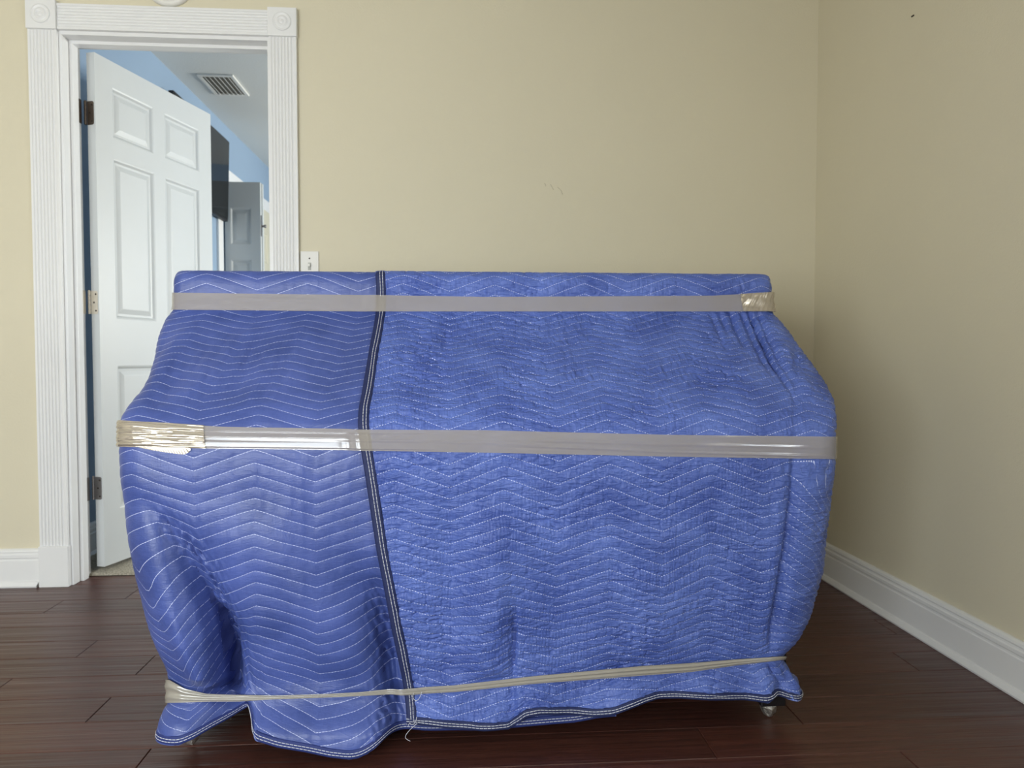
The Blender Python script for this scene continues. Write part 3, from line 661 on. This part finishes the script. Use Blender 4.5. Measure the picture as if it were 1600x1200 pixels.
def blanket(side, off):
    left = side == 'L'
    w = np.linspace(0, 1, NR)
    # ---- columns
    if left:
        nback, nside, ncor, nfr = 12, 46, 14, 320
    else:
        nback, nside, ncor, nfr = 14, 60, 22, 430
    # hem arc position as a function of front image x
    hem = HEM_L if left else HEM_R
    hx = np.linspace(150, 1420, 640); hp = np.zeros_like(hx)
    for _i, x in enumerate(hx):
        ty = float(itp(x, hem)); Xf = None
        yv = np.interp(PG, pd, fy)-off
        # image row of each arc position on the vertical image line x
        dx_, dz_ = ray(x, 600.), None
        lo = PG > PT*.6
        P3 = np.stack([np.full(lo.sum(), 0.), yv[lo], GZ[lo]], -1)
        # X so that projection = x
        xx = np.zeros(lo.sum())
        for _ in range(3):
            P3[:, 0] = xx; px, _py = proj(P3); xx += (x-px)*yv[lo]/FOC
        P3[:, 0] = xx; _px, py = proj(P3)
        hp[_i] = np.interp(ty, py, PG[lo])
    def section(p):
        y = np.interp(p, pd, fy)-off; z = np.interp(p, pd, fz); r = rz(z)+off
        return y, z, r, np.interp(p, PG, XLg)-off, np.interp(p, PG, XRg)+off
    # ---- per-row front start / end
    y, z, r, xl, xr = section(w*PT)
    if left:
        # right limit of the under layer (hidden below the other one)
        fs = xl+r
        P = np.stack([np.zeros(NR), y, z], -1)
        px_end = np.full(NR, 965.)
        xe = np.zeros(NR)
        for _ in range(4): P[:, 0] = xe; px, _ = proj(P); xe += (px_end-px)*y/FOC
        fe = xe
    else:
        fe = xr-r
        P = np.stack([np.zeros(NR), y, z], -1); xe = np.zeros(NR)
        for _ in range(5):
            P[:, 0] = xe; px, py = proj(P); xe += (itp(py, EDGE_R)-px)*y/FOC
        fs = gs(xe, 4)
    s = np.linspace(0, 1, nfr)
    def base(Pm):
        """Pm (NR, ncols) arc positions -> positions"""
        cols = []; 
        a = np.linspace(0, 1, nside+1)[:-1] if left else np.linspace(0, 1, nside+1)[1:]
        return cols
    # column descriptors
    desc = []
    if left:
        desc += [('back', t) for t in np.linspace(1, 0, nback, endpoint=False)]
        desc += [('sideL', t) for t in np.linspace(1, 0, nside, endpoint=False)]
        desc += [('corL', t) for t in np.linspace(1, 0, ncor, endpoint=False)]
        desc += [('front', t) for t in s]
    else:
        desc += [('front', t) for t in s]
        desc += [('corR', t) for t in np.linspace(0, 1, ncor+1)[1:]]
        desc += [('sideR', t) for t in np.linspace(0, 1, nside+1)[1:]]
        desc += [('back', t) for t in np.linspace(0, 1, nback+1)[1:]]
    def place(p, kind, t, rowi):
        y, z, r, xl, xr = section(p)
        if kind == 'front':
            X = fs[rowi]+(fe[rowi]-fs[rowi])*t; return np.stack([X, y, z], -1)
        if kind in ('corL', 'corR'):
            th = t*PI/2
            X = (xl+r-r*math.sin(th)) if kind == 'corL' else (xr-r+r*math.sin(th))
            return np.stack([X, y+r*(1-math.cos(th)), z], -1)
        if kind in ('sideL', 'sideR'):
            X = xl if kind == 'sideL' else xr
            X = X + (1 if kind == 'sideL' else -1)*.02*math.sin(PI*t)**2*np.clip((.7-z)/.5, 0, 1)
            return np.stack([X, (y+r)*(1-t)+(YBK+off)*t, z], -1)
        X = (xl if left else xr)*(1-t)+.05*t
        return np.stack([X, np.full_like(z, YBK+off), z], -1)
    rowi_ = np.arange(NR); NC = len(desc); B = np.zeros((NR, NC, 3)); PP = np.zeros((NR, NC))
    p0 = w*PT
    for c, (kind, t) in enumerate(desc):
        b = place(p0, kind, t, rowi_)
        px, py = proj(b)
        hxv = px[-60] if kind in ('front', 'corL', 'corR') else None
        ph = np.interp(hxv, hx, hp) if hxv is not None else PT-.07
        if kind == 'corL': ph = np.interp(max(hxv, 250), hx, hp)
        B[:, c] = b; PP[:, c] = ph
    PHm = PP[0].copy()
    # smooth hem across the corner columns
    for c, (kind, t) in enumerate(desc):
        ph = PHm[c]
        p = np.where(p0 < PS, p0, PS+(p0-PS)*(ph-PS)/(PT-PS)); PP[:, c] = p
        B[:, c] = place(p, kind, t, np.clip((p/PT*(NR-1)), 0, NR-1).astype(int) if kind == 'front' else rowi_)
        if kind == 'front':
            q = np.clip(p/PT*(NR-1), 0, NR-1); X = np.interp(q, rowi_, fs)*(1-t)+np.interp(q, rowi_, fe)*t; B[:, c, 0] = X
    # ---- normals of base
    def normals(B):
        du = np.gradient(B, axis=1); dv = np.gradient(B, axis=0); n = np.cross(dv, du); n /= np.linalg.norm(n, axis=2, keepdims=True)+1e-12; return n
    N = normals(B)
    if N[NR//2, NC//2, 1] > 0: N = -N
    px, py = proj(B)
    # ---- cloth coordinates
    du = np.linalg.norm(np.diff(B[:1+NR//1], axis=1), axis=2)
    kinds = [d[0] for d in desc]; fi = [i for i, k in enumerate(kinds) if k == 'front']
    U = B[..., 0].copy()
    # around the corner continue by arc length
    if left:
        for c in range(fi[0]-1, -1, -1): U[:, c] = U[:, c+1]-np.linalg.norm(B[:, c+1]-B[:, c], axis=1)
    else:
        for c in range(fi[-1]+1, NC): U[:, c] = U[:, c-1]+np.linalg.norm(B[:, c]-B[:, c-1], axis=1)
    V = -(p0[:, None]*np.ones((1, NC)))     # unstretched: stitches follow the hem
    if left:
        sk = sstep(480, 660, py)*.050; Us = U+sk
        TA = itp(py, [(770, 112), (850, 160), (912, 217), (963, 238), (1009, 261), (1062, 292), (1100, 288)])
        TB = itp(py, [(760, 208), (806, 234), (837, 256), (866, 273), (908, 300), (990, 330), (1060, 342)])
        TC = itp(py, [(820, 303), (867, 309), (914, 324), (944, 342), (1000, 358), (1060, 376)])
        nom = np.where(px < TA, 112+(px-TA), np.where(px < TB, 112+96*(px-TA)/(TB-TA), np.where(px < TC, 208+95*(px-TB)/(TC-TB), 303+96*(px-TC)/(399-TC))))
        Us = Us + np.where(px < 399, (nom-px)*.00136, 0)*np.array([1.0 if k in ('front', 'corL') else 0 for k in kinds])[None, :]
        vsh = .046*(1-sstep(0, 1, (px-TA)/(TB-TA)))*sstep(800, 990, py)*(1-.6*sstep(1080, 1120, py))
        ph = at_y(399, 813, 1.525)[0]+.050; Pd, A, sp = .2480, .042, .0255
    else:
        Us = U+.006*vnoise(U/.2, V/.25, 31)
        ph = at_y(951, 792, 1.525)[0]; Pd, A, sp = .2290, .044, .0252
        vsh = .0017*np.clip(px-1228, 0, 70)*sstep(690, 780, py)*(1-.5*sstep(1010, 1030, py))
    Vw = V + .004*vnoise(U/.12, V/.10, 41 if left else 42)
    Q = (-Vw + zig(Us, Pd, A, ph) - vsh)/sp
    # ---- displacement
    pr = press(px, py)
    onfront = np.array([1.0 if k == 'front' else (.6 if k.startswith('cor') else .0) for k in kinds])[None, :]
    D = (folds_left if left else folds_right)(px, py)
    fmask = np.array([1.0 if k == 'front' else (1-t if k.startswith('cor') else 0.) for k, t in desc])[None, :]
    if left: fmask = np.maximum(fmask, np.array([.8*(1-t)+.2 if k == 'corL' else 0 for k, t in desc])[None, :])
    D = D*fmask
    q = np.abs((Q % 1)-.5)*2                     # 1 at stitch line
    puff = (1-q**3.2)
    edge = np.minimum(1, (np.arange(NC) if not left else np.full(NC, 99))/9.)[None, :]*np.ones((NR, 1))
    er = np.minimum(1, (NR-1-np.arange(NR))/8.)[:, None]
    edge = edge*er
    if left:
        D2 = .0010*puff + .0012*vnoise(U/.05, V/.06, 51) + .0007*vnoise(U/.012, V/.05, 52)*(.4+.6*puff)
        # gathered wrinkles along the valley and beside the other blanket
        g = np.exp(-((px-itp(py, [(782, 240), (890, 318), (1000, 352), (1080, 365)]))/24)**2)*sstep(770, 860, py)*(1-sstep(1080, 1110, py))
        g2 = np.exp(-((px-itp(py, [(880, 575), (1000, 600), (1100, 606)]))/22)**2)*sstep(880, 960, py)
        ax_ = (px-.35*py)
        D2 += (g+g2*.8)*(.0062*vnoise(ax_/5.5, py/17, 53)+.0034*np.sin(ax_*.55+vnoise(px/20, py/14, 54)*2.5))*(.3+.7*puff)
        D2 += .0016*vnoise((px+.5*py)/9, (py-.5*px)/40, 55)*sstep(488, 520, py)*(1-sstep(600, 650, py))*(1-sstep(440, 560, px))
    else:
        rid = 1-np.abs(vnoise(U/.030, V/.0085, 61)); rid2 = 1-np.abs(vnoise(U/.016, V/.006, 62))
        vr = vnoise(U/.0055, V/.030, 63); cm = .6+.6*sstep(-.2, .5, vnoise(U/.09, V/.07, 64))
        sg = np.sin(2*PI*(Us-ph)/Pd); wv_ = sstep(-.1, .4, -sg); wh_ = .35+.65*sstep(-.3, .3, sg)
        D2 = .0019*puff - wh_*cm*(.0050*rid**8 + .0022*rid2**6) + wv_*.0016*vnoise(U/.0052, V/.016+U/.05, 69)*(.25+.75*puff)*cm + .0008*vr*(.5+.5*puff)*cm + .0015*vnoise(U/.07, V/.05, 65)
        vs_ = np.exp(-((px-800)/260)**2)*0+1
        D2 += .0007*np.sin(U*900+vnoise(U/.03, V/.03, 66)*3)*sstep(-.1, .6, vnoise(U/.12, V/.12, 67))
        g = sstep(1175, 1200, px)*sstep(1028, 1050, py)
        D2 += g*.004*vnoise((px-.6*py)/6, (py+.3*px)/22, 68)
    D2 = D2*(.35+.65*sstep(.0, .035, p0))[:, None]
    D = D*(1-pr*np.where(D > 0, .9, .0)) + np.where(pr > 0, np.minimum(D2, D2*(1-pr)+.0004*pr), D2)*edge
    # keep cloth just above the floor
    P = B+N*D[..., None]
    P[..., 2] = np.maximum(P[..., 2], .003+.002*(w[:, None] > .9))
    # ---- top cap
    NCp = 14; tgt = P[0].copy(); tgt[:, 0] = np.clip(tgt[:, 0], XLt+.12, XRt-.12); tgt[:, 1] = 2.0
    cap = []
    for k in range(NCp, 0, -1):
        f = k/NCp; ff_ = f**1.3
        r_ = P[0]*(1-ff_)+tgt*ff_; r_[:, 2] = P[0, :, 2]+.004*min(1, f*6)**.5+off*.3; cap.append(r_)
    cap = np.array(cap)
    Pf = np.concatenate([cap, P]); capd = np.linalg.norm(cap-P[0][None], axis=2)
    Ucap = np.repeat(U[:1], NCp, 0); Vcap = V[0][None]+capd
    Uf = np.concatenate([Ucap, U]); Vf = np.concatenate([Vcap, V])
    Usf = np.concatenate([np.repeat(Us[:1], NCp, 0), Us]); Qf = np.concatenate([(-Vcap+zig(Usf[:NCp], Pd, A, ph))/sp, Q])
    uv1 = np.stack([Uf, Vf], -1); uv2 = np.stack([Usf, Qf], -1)
    return dict(P=Pf, uv={'cloth': uv1, 'stitch': uv2}, NCp=NCp, N=np.concatenate([np.repeat(N[:1], NCp, 0), N]), fi=fi, desc=desc)

def along(curve, dist):
    """points at given distances along a polyline (n,3)"""
    d = np.r_[0, np.cumsum(np.linalg.norm(np.diff(curve, axis=0), axis=1))]
    return np.stack([np.interp(dist, d, curve[:, k]) for k in range(3)], -1)
def strip_binding(lines, width, name, mat, parent, t_out=.0026, t_in=.004, ths=(.36, .60), flip=False, up=None):
    """lines: list of polylines starting at the cloth edge and running inward; builds a folded ribbon + two stitch rows"""
    cs = np.array([0, .12, .3, .5, .7, .88, 1.0])*width
    A = np.array([along(l, cs) for l in lines])                         # (n, 7, 3)
    # smooth along the length
    for _ in range(2): A[1:-1] = (A[:-2]+2*A[1:-1]+A[2:])/4
    tg = np.gradient(A, axis=0); cr = np.gradient(A, axis=1); n = np.cross(tg, cr); n /= np.linalg.norm(n, axis=2, keepdims=True)+1e-12
    s = -1 if np.mean(n[:, :, 1]) > 0 else 1; n *= s
    for _ in range(3): n[1:-1] = (n[:-2]+2*n[1:-1]+n[2:])/4
    bulge = np.array([.15, .85, 1, 1, 1, .9, .45])[None, :, None]
    out = A+n*t_out*bulge; inn = (A-n*t_in*bulge)[:, ::-1]
    ring = np.concatenate([out, inn], 1)
    o = grid_mesh(name, ring, mat, parent, closed=True)
    for c in ths:
        x = c*(len(cs)-1); i = int(x); f = x-i
        Lc = out[:, i]*(1-f)+out[:, i+1]*f; nn = n[:, i]; sd = cr[:, i]/(np.linalg.norm(cr[:, i], axis=1, keepdims=True)+1e-12)
        # resample into stitches
        d = np.r_[0, np.cumsum(np.linalg.norm(np.diff(Lc, axis=0), axis=1))]; tot = d[-1]
        st = .0085; ns = int(tot/st); V = []; F = []
        for k in range(ns):
            a, b = k*st, k*st+st*.84
            for u_ in (a, (a+b)/2, b):
                p = np.array([np.interp(u_, d, Lc[:, j]) for j in range(3)]); q = np.array([np.interp(u_, d, nn[:, j]) for j in range(3)]); s2 = np.array([np.interp(u_, d, sd[:, j]) for j in range(3)])
                for (e1, e2) in ((-.00075, .0002), (0, .0011), (.00075, .0002)): V.append(p+s2*e1+q*e2)
            b0 = len(V)-9
            for r_ in (0, 3):
                for c_ in (0, 1): F.append((b0+r_+c_, b0+r_+c_+1, b0+r_+c_+4, b0+r_+c_+3))
        me = bpy.data.meshes.new('stitching'); me.from_pydata([tuple(v) for v in V], [], F); me.update()
        so = link('stitching', me, M['thread']); so.parent = o
    return o
def make_blanket(side, off, label, mat, bmat):
    g = blanket(side, off); P = g['P']
    root = tag(empty('moving_blanket', (-.5 if side == 'L' else .3, 1.53, .01)), label, 'blanket', 'quilted moving blankets over the piano')
    grid_mesh('quilted_cloth', P, mat, root, g['uv'], flip=False)
    sub = P[::4, ::4]; n = g['N'][::4, ::4]
    Pin = sub-n*.0045; Pin[:g['NCp']//4+1, :, 2] -= .007; Pin[..., 2] = np.maximum(Pin[..., 2], .003)
    if side == 'L' : Pin = Pin
    grid_mesh('lining', Pin, M['lining'], root, flip=True)
    # hem ribbon: columns, from the last row upward
    cols = range(0, P.shape[1], 2)
    strip_binding([P[::-1][:60, c] for c in cols], .0175 if side == 'R' else .0185, 'hem_binding', bmat, root)
    return g, root
gL, rL = make_blanket('L', 0.0, 'smooth blue quilted moving blanket, lower layer over the left half', M['quilt_left'], M['binding_left'])
gR, rR = make_blanket('R', .0065, 'crinkled blue quilted moving blanket with navy edge, overlapping the right side', M['quilt_right'], M['binding'])
P = gR['P']
strip_binding([P[r_, :30] for r_ in range(0, P.shape[0], 2)], .0240, 'edge_binding', M['binding'], rR, t_out=.003, t_in=.0035, ths=(.47, .70))

# loose threads
def tube(name, pts, r, mat, parent):
    cu = bpy.data.curves.new(name, 'CURVE'); cu.dimensions = '3D'; sp = cu.splines.new('NURBS'); sp.points.add(len(pts)-1)
    for q, p in zip(sp.points, pts): q.co = (*p, 1)
    sp.order_u = 3; sp.use_endpoint_u = True; cu.bevel_depth = r; cu.bevel_resolution = 1; cu.resolution_u = 6
    me = None; o = bpy.data.objects.new(name, cu); COL.objects.link(o)
    dg = bpy.context.evaluated_depsgraph_get(); me = bpy.data.meshes.new_from_object(o.evaluated_get(dg)); bpy.data.objects.remove(o)
    me.materials.clear(); me.materials.append(mat); return link(name, me, mat, parent, True)
def thr(pix, Y): return [tuple(at_y(x, y, Y)) for x, y in pix]
tube('loose_thread', thr([(652, 1130), (644, 1137), (638, 1143), (633, 1150), (634, 1155), (641, 1158)], 1.508), .0005, M['thread'], rR)
tube('loose_thread', thr([(646, 1083), (644, 1090), (650, 1096), (656, 1091), (659, 1081)], 1.530), .0005, M['thread'], rR)
tube('loose_thread', thr([(651, 1120), (650, 1130), (642, 1133), (640, 1128), (638, 1134)], 1.520), .0005, M['thread'], rR)

# ------------------------------------------------------------------ packing tape
def tape_loop(name, top, bot, offL, offR, label, mat, NW=12, creases=(), facets=(), seed=1, tilt=0):
    """closed band around the piano: front line, corner arcs, sides, back; its height follows the curves measured on the front"""
    NF, NCc = 340, 20
    desc = [('f', t) for t in np.linspace(0, 1, NF)]+[('r', t) for t in np.linspace(0, 1, NCc)[1:]]
    lft = [('l', t) for t in np.linspace(1, 0, NCc)[:-1]]
    desc = lft+desc; K = len(desc); kind = np.array([d[0] for d in desc]); tt = np.array([d[1] for d in desc])
    th = np.where(kind == 'f', 0, tt*PI/2)
    rows = []
    for k in range(NW+1):
        f = k/NW
        def pos(p, off):
            y = np.interp(p, pd, fy); z = np.interp(p, pd, fz); r = rz(z); xl = np.interp(p, PG, XLg); xr = np.interp(p, PG, XRg)
            X = np.where(kind == 'f', xl+r+(xr-xl-2*r)*tt, np.where(kind == 'l', xl+r-(r+off)*np.sin(th), xr-r+(r+off)*np.sin(th)))
            Y = y+r-(r+off)*np.cos(th); return np.stack([X, Y, z], -1)
        lo, hi = np.zeros(K), np.full(K, PT)
        for _ in range(24):
            p = (lo+hi)/2; px, py = proj(pos(p, .006)); yy = itp(px, top)*(1-f)+itp(px, bot)*f
            lo = np.where(py < yy, p, lo); hi = np.where(py < yy, hi, p)
        xe = itp(yy, EDGE_R)
        off = offL+(offR-offL)*sstep(xe-26, xe-2, px)+.0028*sstep(xe-16, xe-1, px)*(1-sstep(xe+19, xe+34, px))
        for (x0, x1, f0, f1, wd, am) in creases:
            fc = np.interp(px, [x0, x1], [f0, f1]); m = sstep(x0-40, x0+40, px)*(1-sstep(x1-40, x1+40, px))
            off = off+am*m*(np.exp(-((f-fc)/wd)**2) if wd < .2 else 0)
        for (x0, x1, a0, a1, b0, b1, am) in facets:
            u0 = np.interp(px, [x0, x1], [a0, b0]); u1 = np.interp(px, [x0, x1], [a1, b1]); m = sstep(x0-50, x0+50, px)*(1-sstep(x1-50, x1+50, px))
            off = off+am*m*np.clip((f-u0)/(u1-u0), 0, 1)*(1-np.clip((f-u1)/.035, 0, 1))
        off = off+.00015*vnoise(px/120, np.full_like(px, f*3.), 70+seed)
        off = off+tilt*(f-.3)*(1-sstep(0, 1, th/(PI/2)))*np.where(kind == 'f', 1, 1)
        F3 = pos(p, off)
        zl, zr = F3[0, 2], F3[-1, 2]; xl0, xr0 = F3[0, 0], F3[-1, 0]; ys = np.linspace(0, 1, 24)[1:]
        back_r = np.stack([np.full(23, xr0), F3[-1, 1]*(1-ys)+(YBK+.016)*ys, np.full(23, zr)], -1)
        bx = np.linspace(0, 1, 30)[1:]
        bk = np.stack([xr0*(1-bx)+xl0*bx, np.full(29, YBK+.016), zr*(1-bx)+zl*bx], -1)
        sl_ = np.stack([np.full(22, xl0), (YBK+.016)*(1-ys[:-1])+F3[0, 1]*ys[:-1], np.full(22, zl)], -1)
        rows.append(np.concatenate([F3, back_r, bk, sl_]))
    P = np.array(rows)
    L = np.r_[0, np.cumsum(np.linalg.norm(np.diff(P[0], axis=0), axis=1))]
    uv = np.stack([np.repeat(L[None], NW+1, 0), np.repeat((np.arange(NW+1)/NW*.05)[:, None], P.shape[1], 1)], -1)
    return grid_mesh(name, P, mat, None, {'tape': uv}, closed=True), P, K
def as_thing(o, label, loc):
    r = tag(empty('packing_tape', loc), label, 'tape', 'packing tape wrapped around the piano')
    o.parent = r; o.matrix_parent_inverse = Matrix.Translation(-r.location); return r
CR1 = [(190, 640, .27, .24, .04, -.0005), (520, 900, .5, .62, .06, .0005), (850, 1270, .40, .50, .07, .0010), (860, 1290, .70, .88, .06, .0016), (800, 1180, .75, .76, .05, -.0008)]
FC1 = [(190, 660, .02, .20, .03, .16, .00085), (300, 660, .34, .46, .30, .44, .00055), (200, 660, .60, .92, .62, .90, .00150), (540, 640, .48, .56, .47, .55, .0004)]
o, P1, K1 = tape_loop('band', T1[0], T1[1], .0040, .0100, '', M['tape'], NW=56, creases=CR1, facets=FC1, seed=1)
t1 = as_thing(o, 'wide shiny packing tape band around the middle of the blankets', (0, 1.52, .66))
o, P0, K0 = tape_loop('band', T0[0], T0[1], .0040, .0100, '', M['tape'], NW=14, creases=[(385, 470, .3, .34, .06, -.0012)], seed=2, tilt=.0100)
t0 = as_thing(o, 'flat packing tape band across the top of the blankets', (0, 1.82, 1.0))
CR2 = [(200, 380, .35, .15, .12, .0030), (200, 420, .8, .6, .12, .0025), (380, 1250, .3, .35, .12, .0030), (380, 1250, .78, .70, .12, .0025)]
o, P2, K2 = tape_loop('band', TIE_T, TIE_B, .007, .012, '', M['tape_rope'], NW=16, creases=CR2, seed=3)
t2 = as_thing(o, 'narrow twisted packing tape tied around the bottom of the blankets', (0, 1.55, .15))

def patch(P, j0, j1, lift, name, label, mat, parent, seed, ext=None, amp=.0030, fine=1.0):
    """crumpled overlapping end of a tape, lying on the band between columns j0..j1"""
    S = P[::2][:, j0:j1].copy(); R, Cn = S.shape[:2]
    up = 4; ri = np.linspace(0, R-1, (R-1)*3+1); ci = np.linspace(0, Cn-1, (Cn-1)*up+1)
    T = np.stack([np.array([np.interp(ci, np.arange(Cn), S[i, :, k]) for i in range(R)]) for k in range(3)], -1)
    T = np.stack([np.array([np.interp(ri, np.arange(R), T[:, j, k]) for j in range(T.shape[1])]).T for k in range(3)], -1)
    T[0, :, 2] += .0; gx_, gy_ = np.meshgrid(np.arange(T.shape[1]), np.arange(T.shape[0]))
    tgt = np.gradient(T, axis=1); ver = np.gradient(T, axis=0); n = np.cross(tgt, ver); n /= np.linalg.norm(n, axis=2, keepdims=True)+1e-12
    if n[..., 1].mean() > 0: n = -n
    ang_ = gx_*.018
    w = amp*vnoise(gx_/75+gy_*.02, gy_/8.+gx_*.012, seed)+.6*amp*vnoise(gx_/60-gy_*.03, gy_/4.5-gx_*.008, seed+1)+.35*amp*fine*vnoise(gx_/8.+gy_*.1, gy_/5.+gx_*.1, seed+2)*np.exp(-(gx_ if fine < 2 else gx_*0)/60.)
    T = T+n*(lift+amp*.6+w*.7)[..., None]
    if ext is not None: T = ext(T)
    L = np.r_[0, np.cumsum(np.linalg.norm(np.diff(T[0], axis=0), axis=1))]
    uv = np.stack([np.repeat(L[None], T.shape[0], 0), np.repeat((np.arange(T.shape[0])/T.shape[0]*.05)[:, None], T.shape[1], 1)], -1)
    o = grid_mesh(name, T, mat, parent, {'tape': uv}); o['label'] = label; return o
patch(P1, 0, 52, .0010, 'tape_end', 'crumpled overlapping end', M['tape_crumpled'], t1, 90, None, .0022)
def drop(T):
    T = T.copy(); n = T.shape[1]; x = np.linspace(0, 1, n)
    low = np.interp(x, [0, .25, .6, .85, .95, 1], [.001, .006, .011, .0135, .010, .002]); f = np.linspace(0, 1, T.shape[0])[:, None]
    z0 = T[:, :, 2].copy(); zb = z0[-1][None]; T[:, :, 2] = zb+.003-(low[None]+.003)*f; T[:, :, 1] = T[-1:, :, 1]-.001*np.abs(np.sin(x*60))[None]*f; return T
patch(P1, 20, 45, .0006, 'tape_end', 'puckered tail hanging below the band', M['tape_crumpled'], t1, 95, drop, .0010)
patch(P0, K0-34, K0, .0012, 'tape_end', 'crumpled pale end at the right corner', M['tape_crumpled'], t0, 99, None, .0020, 2.5)
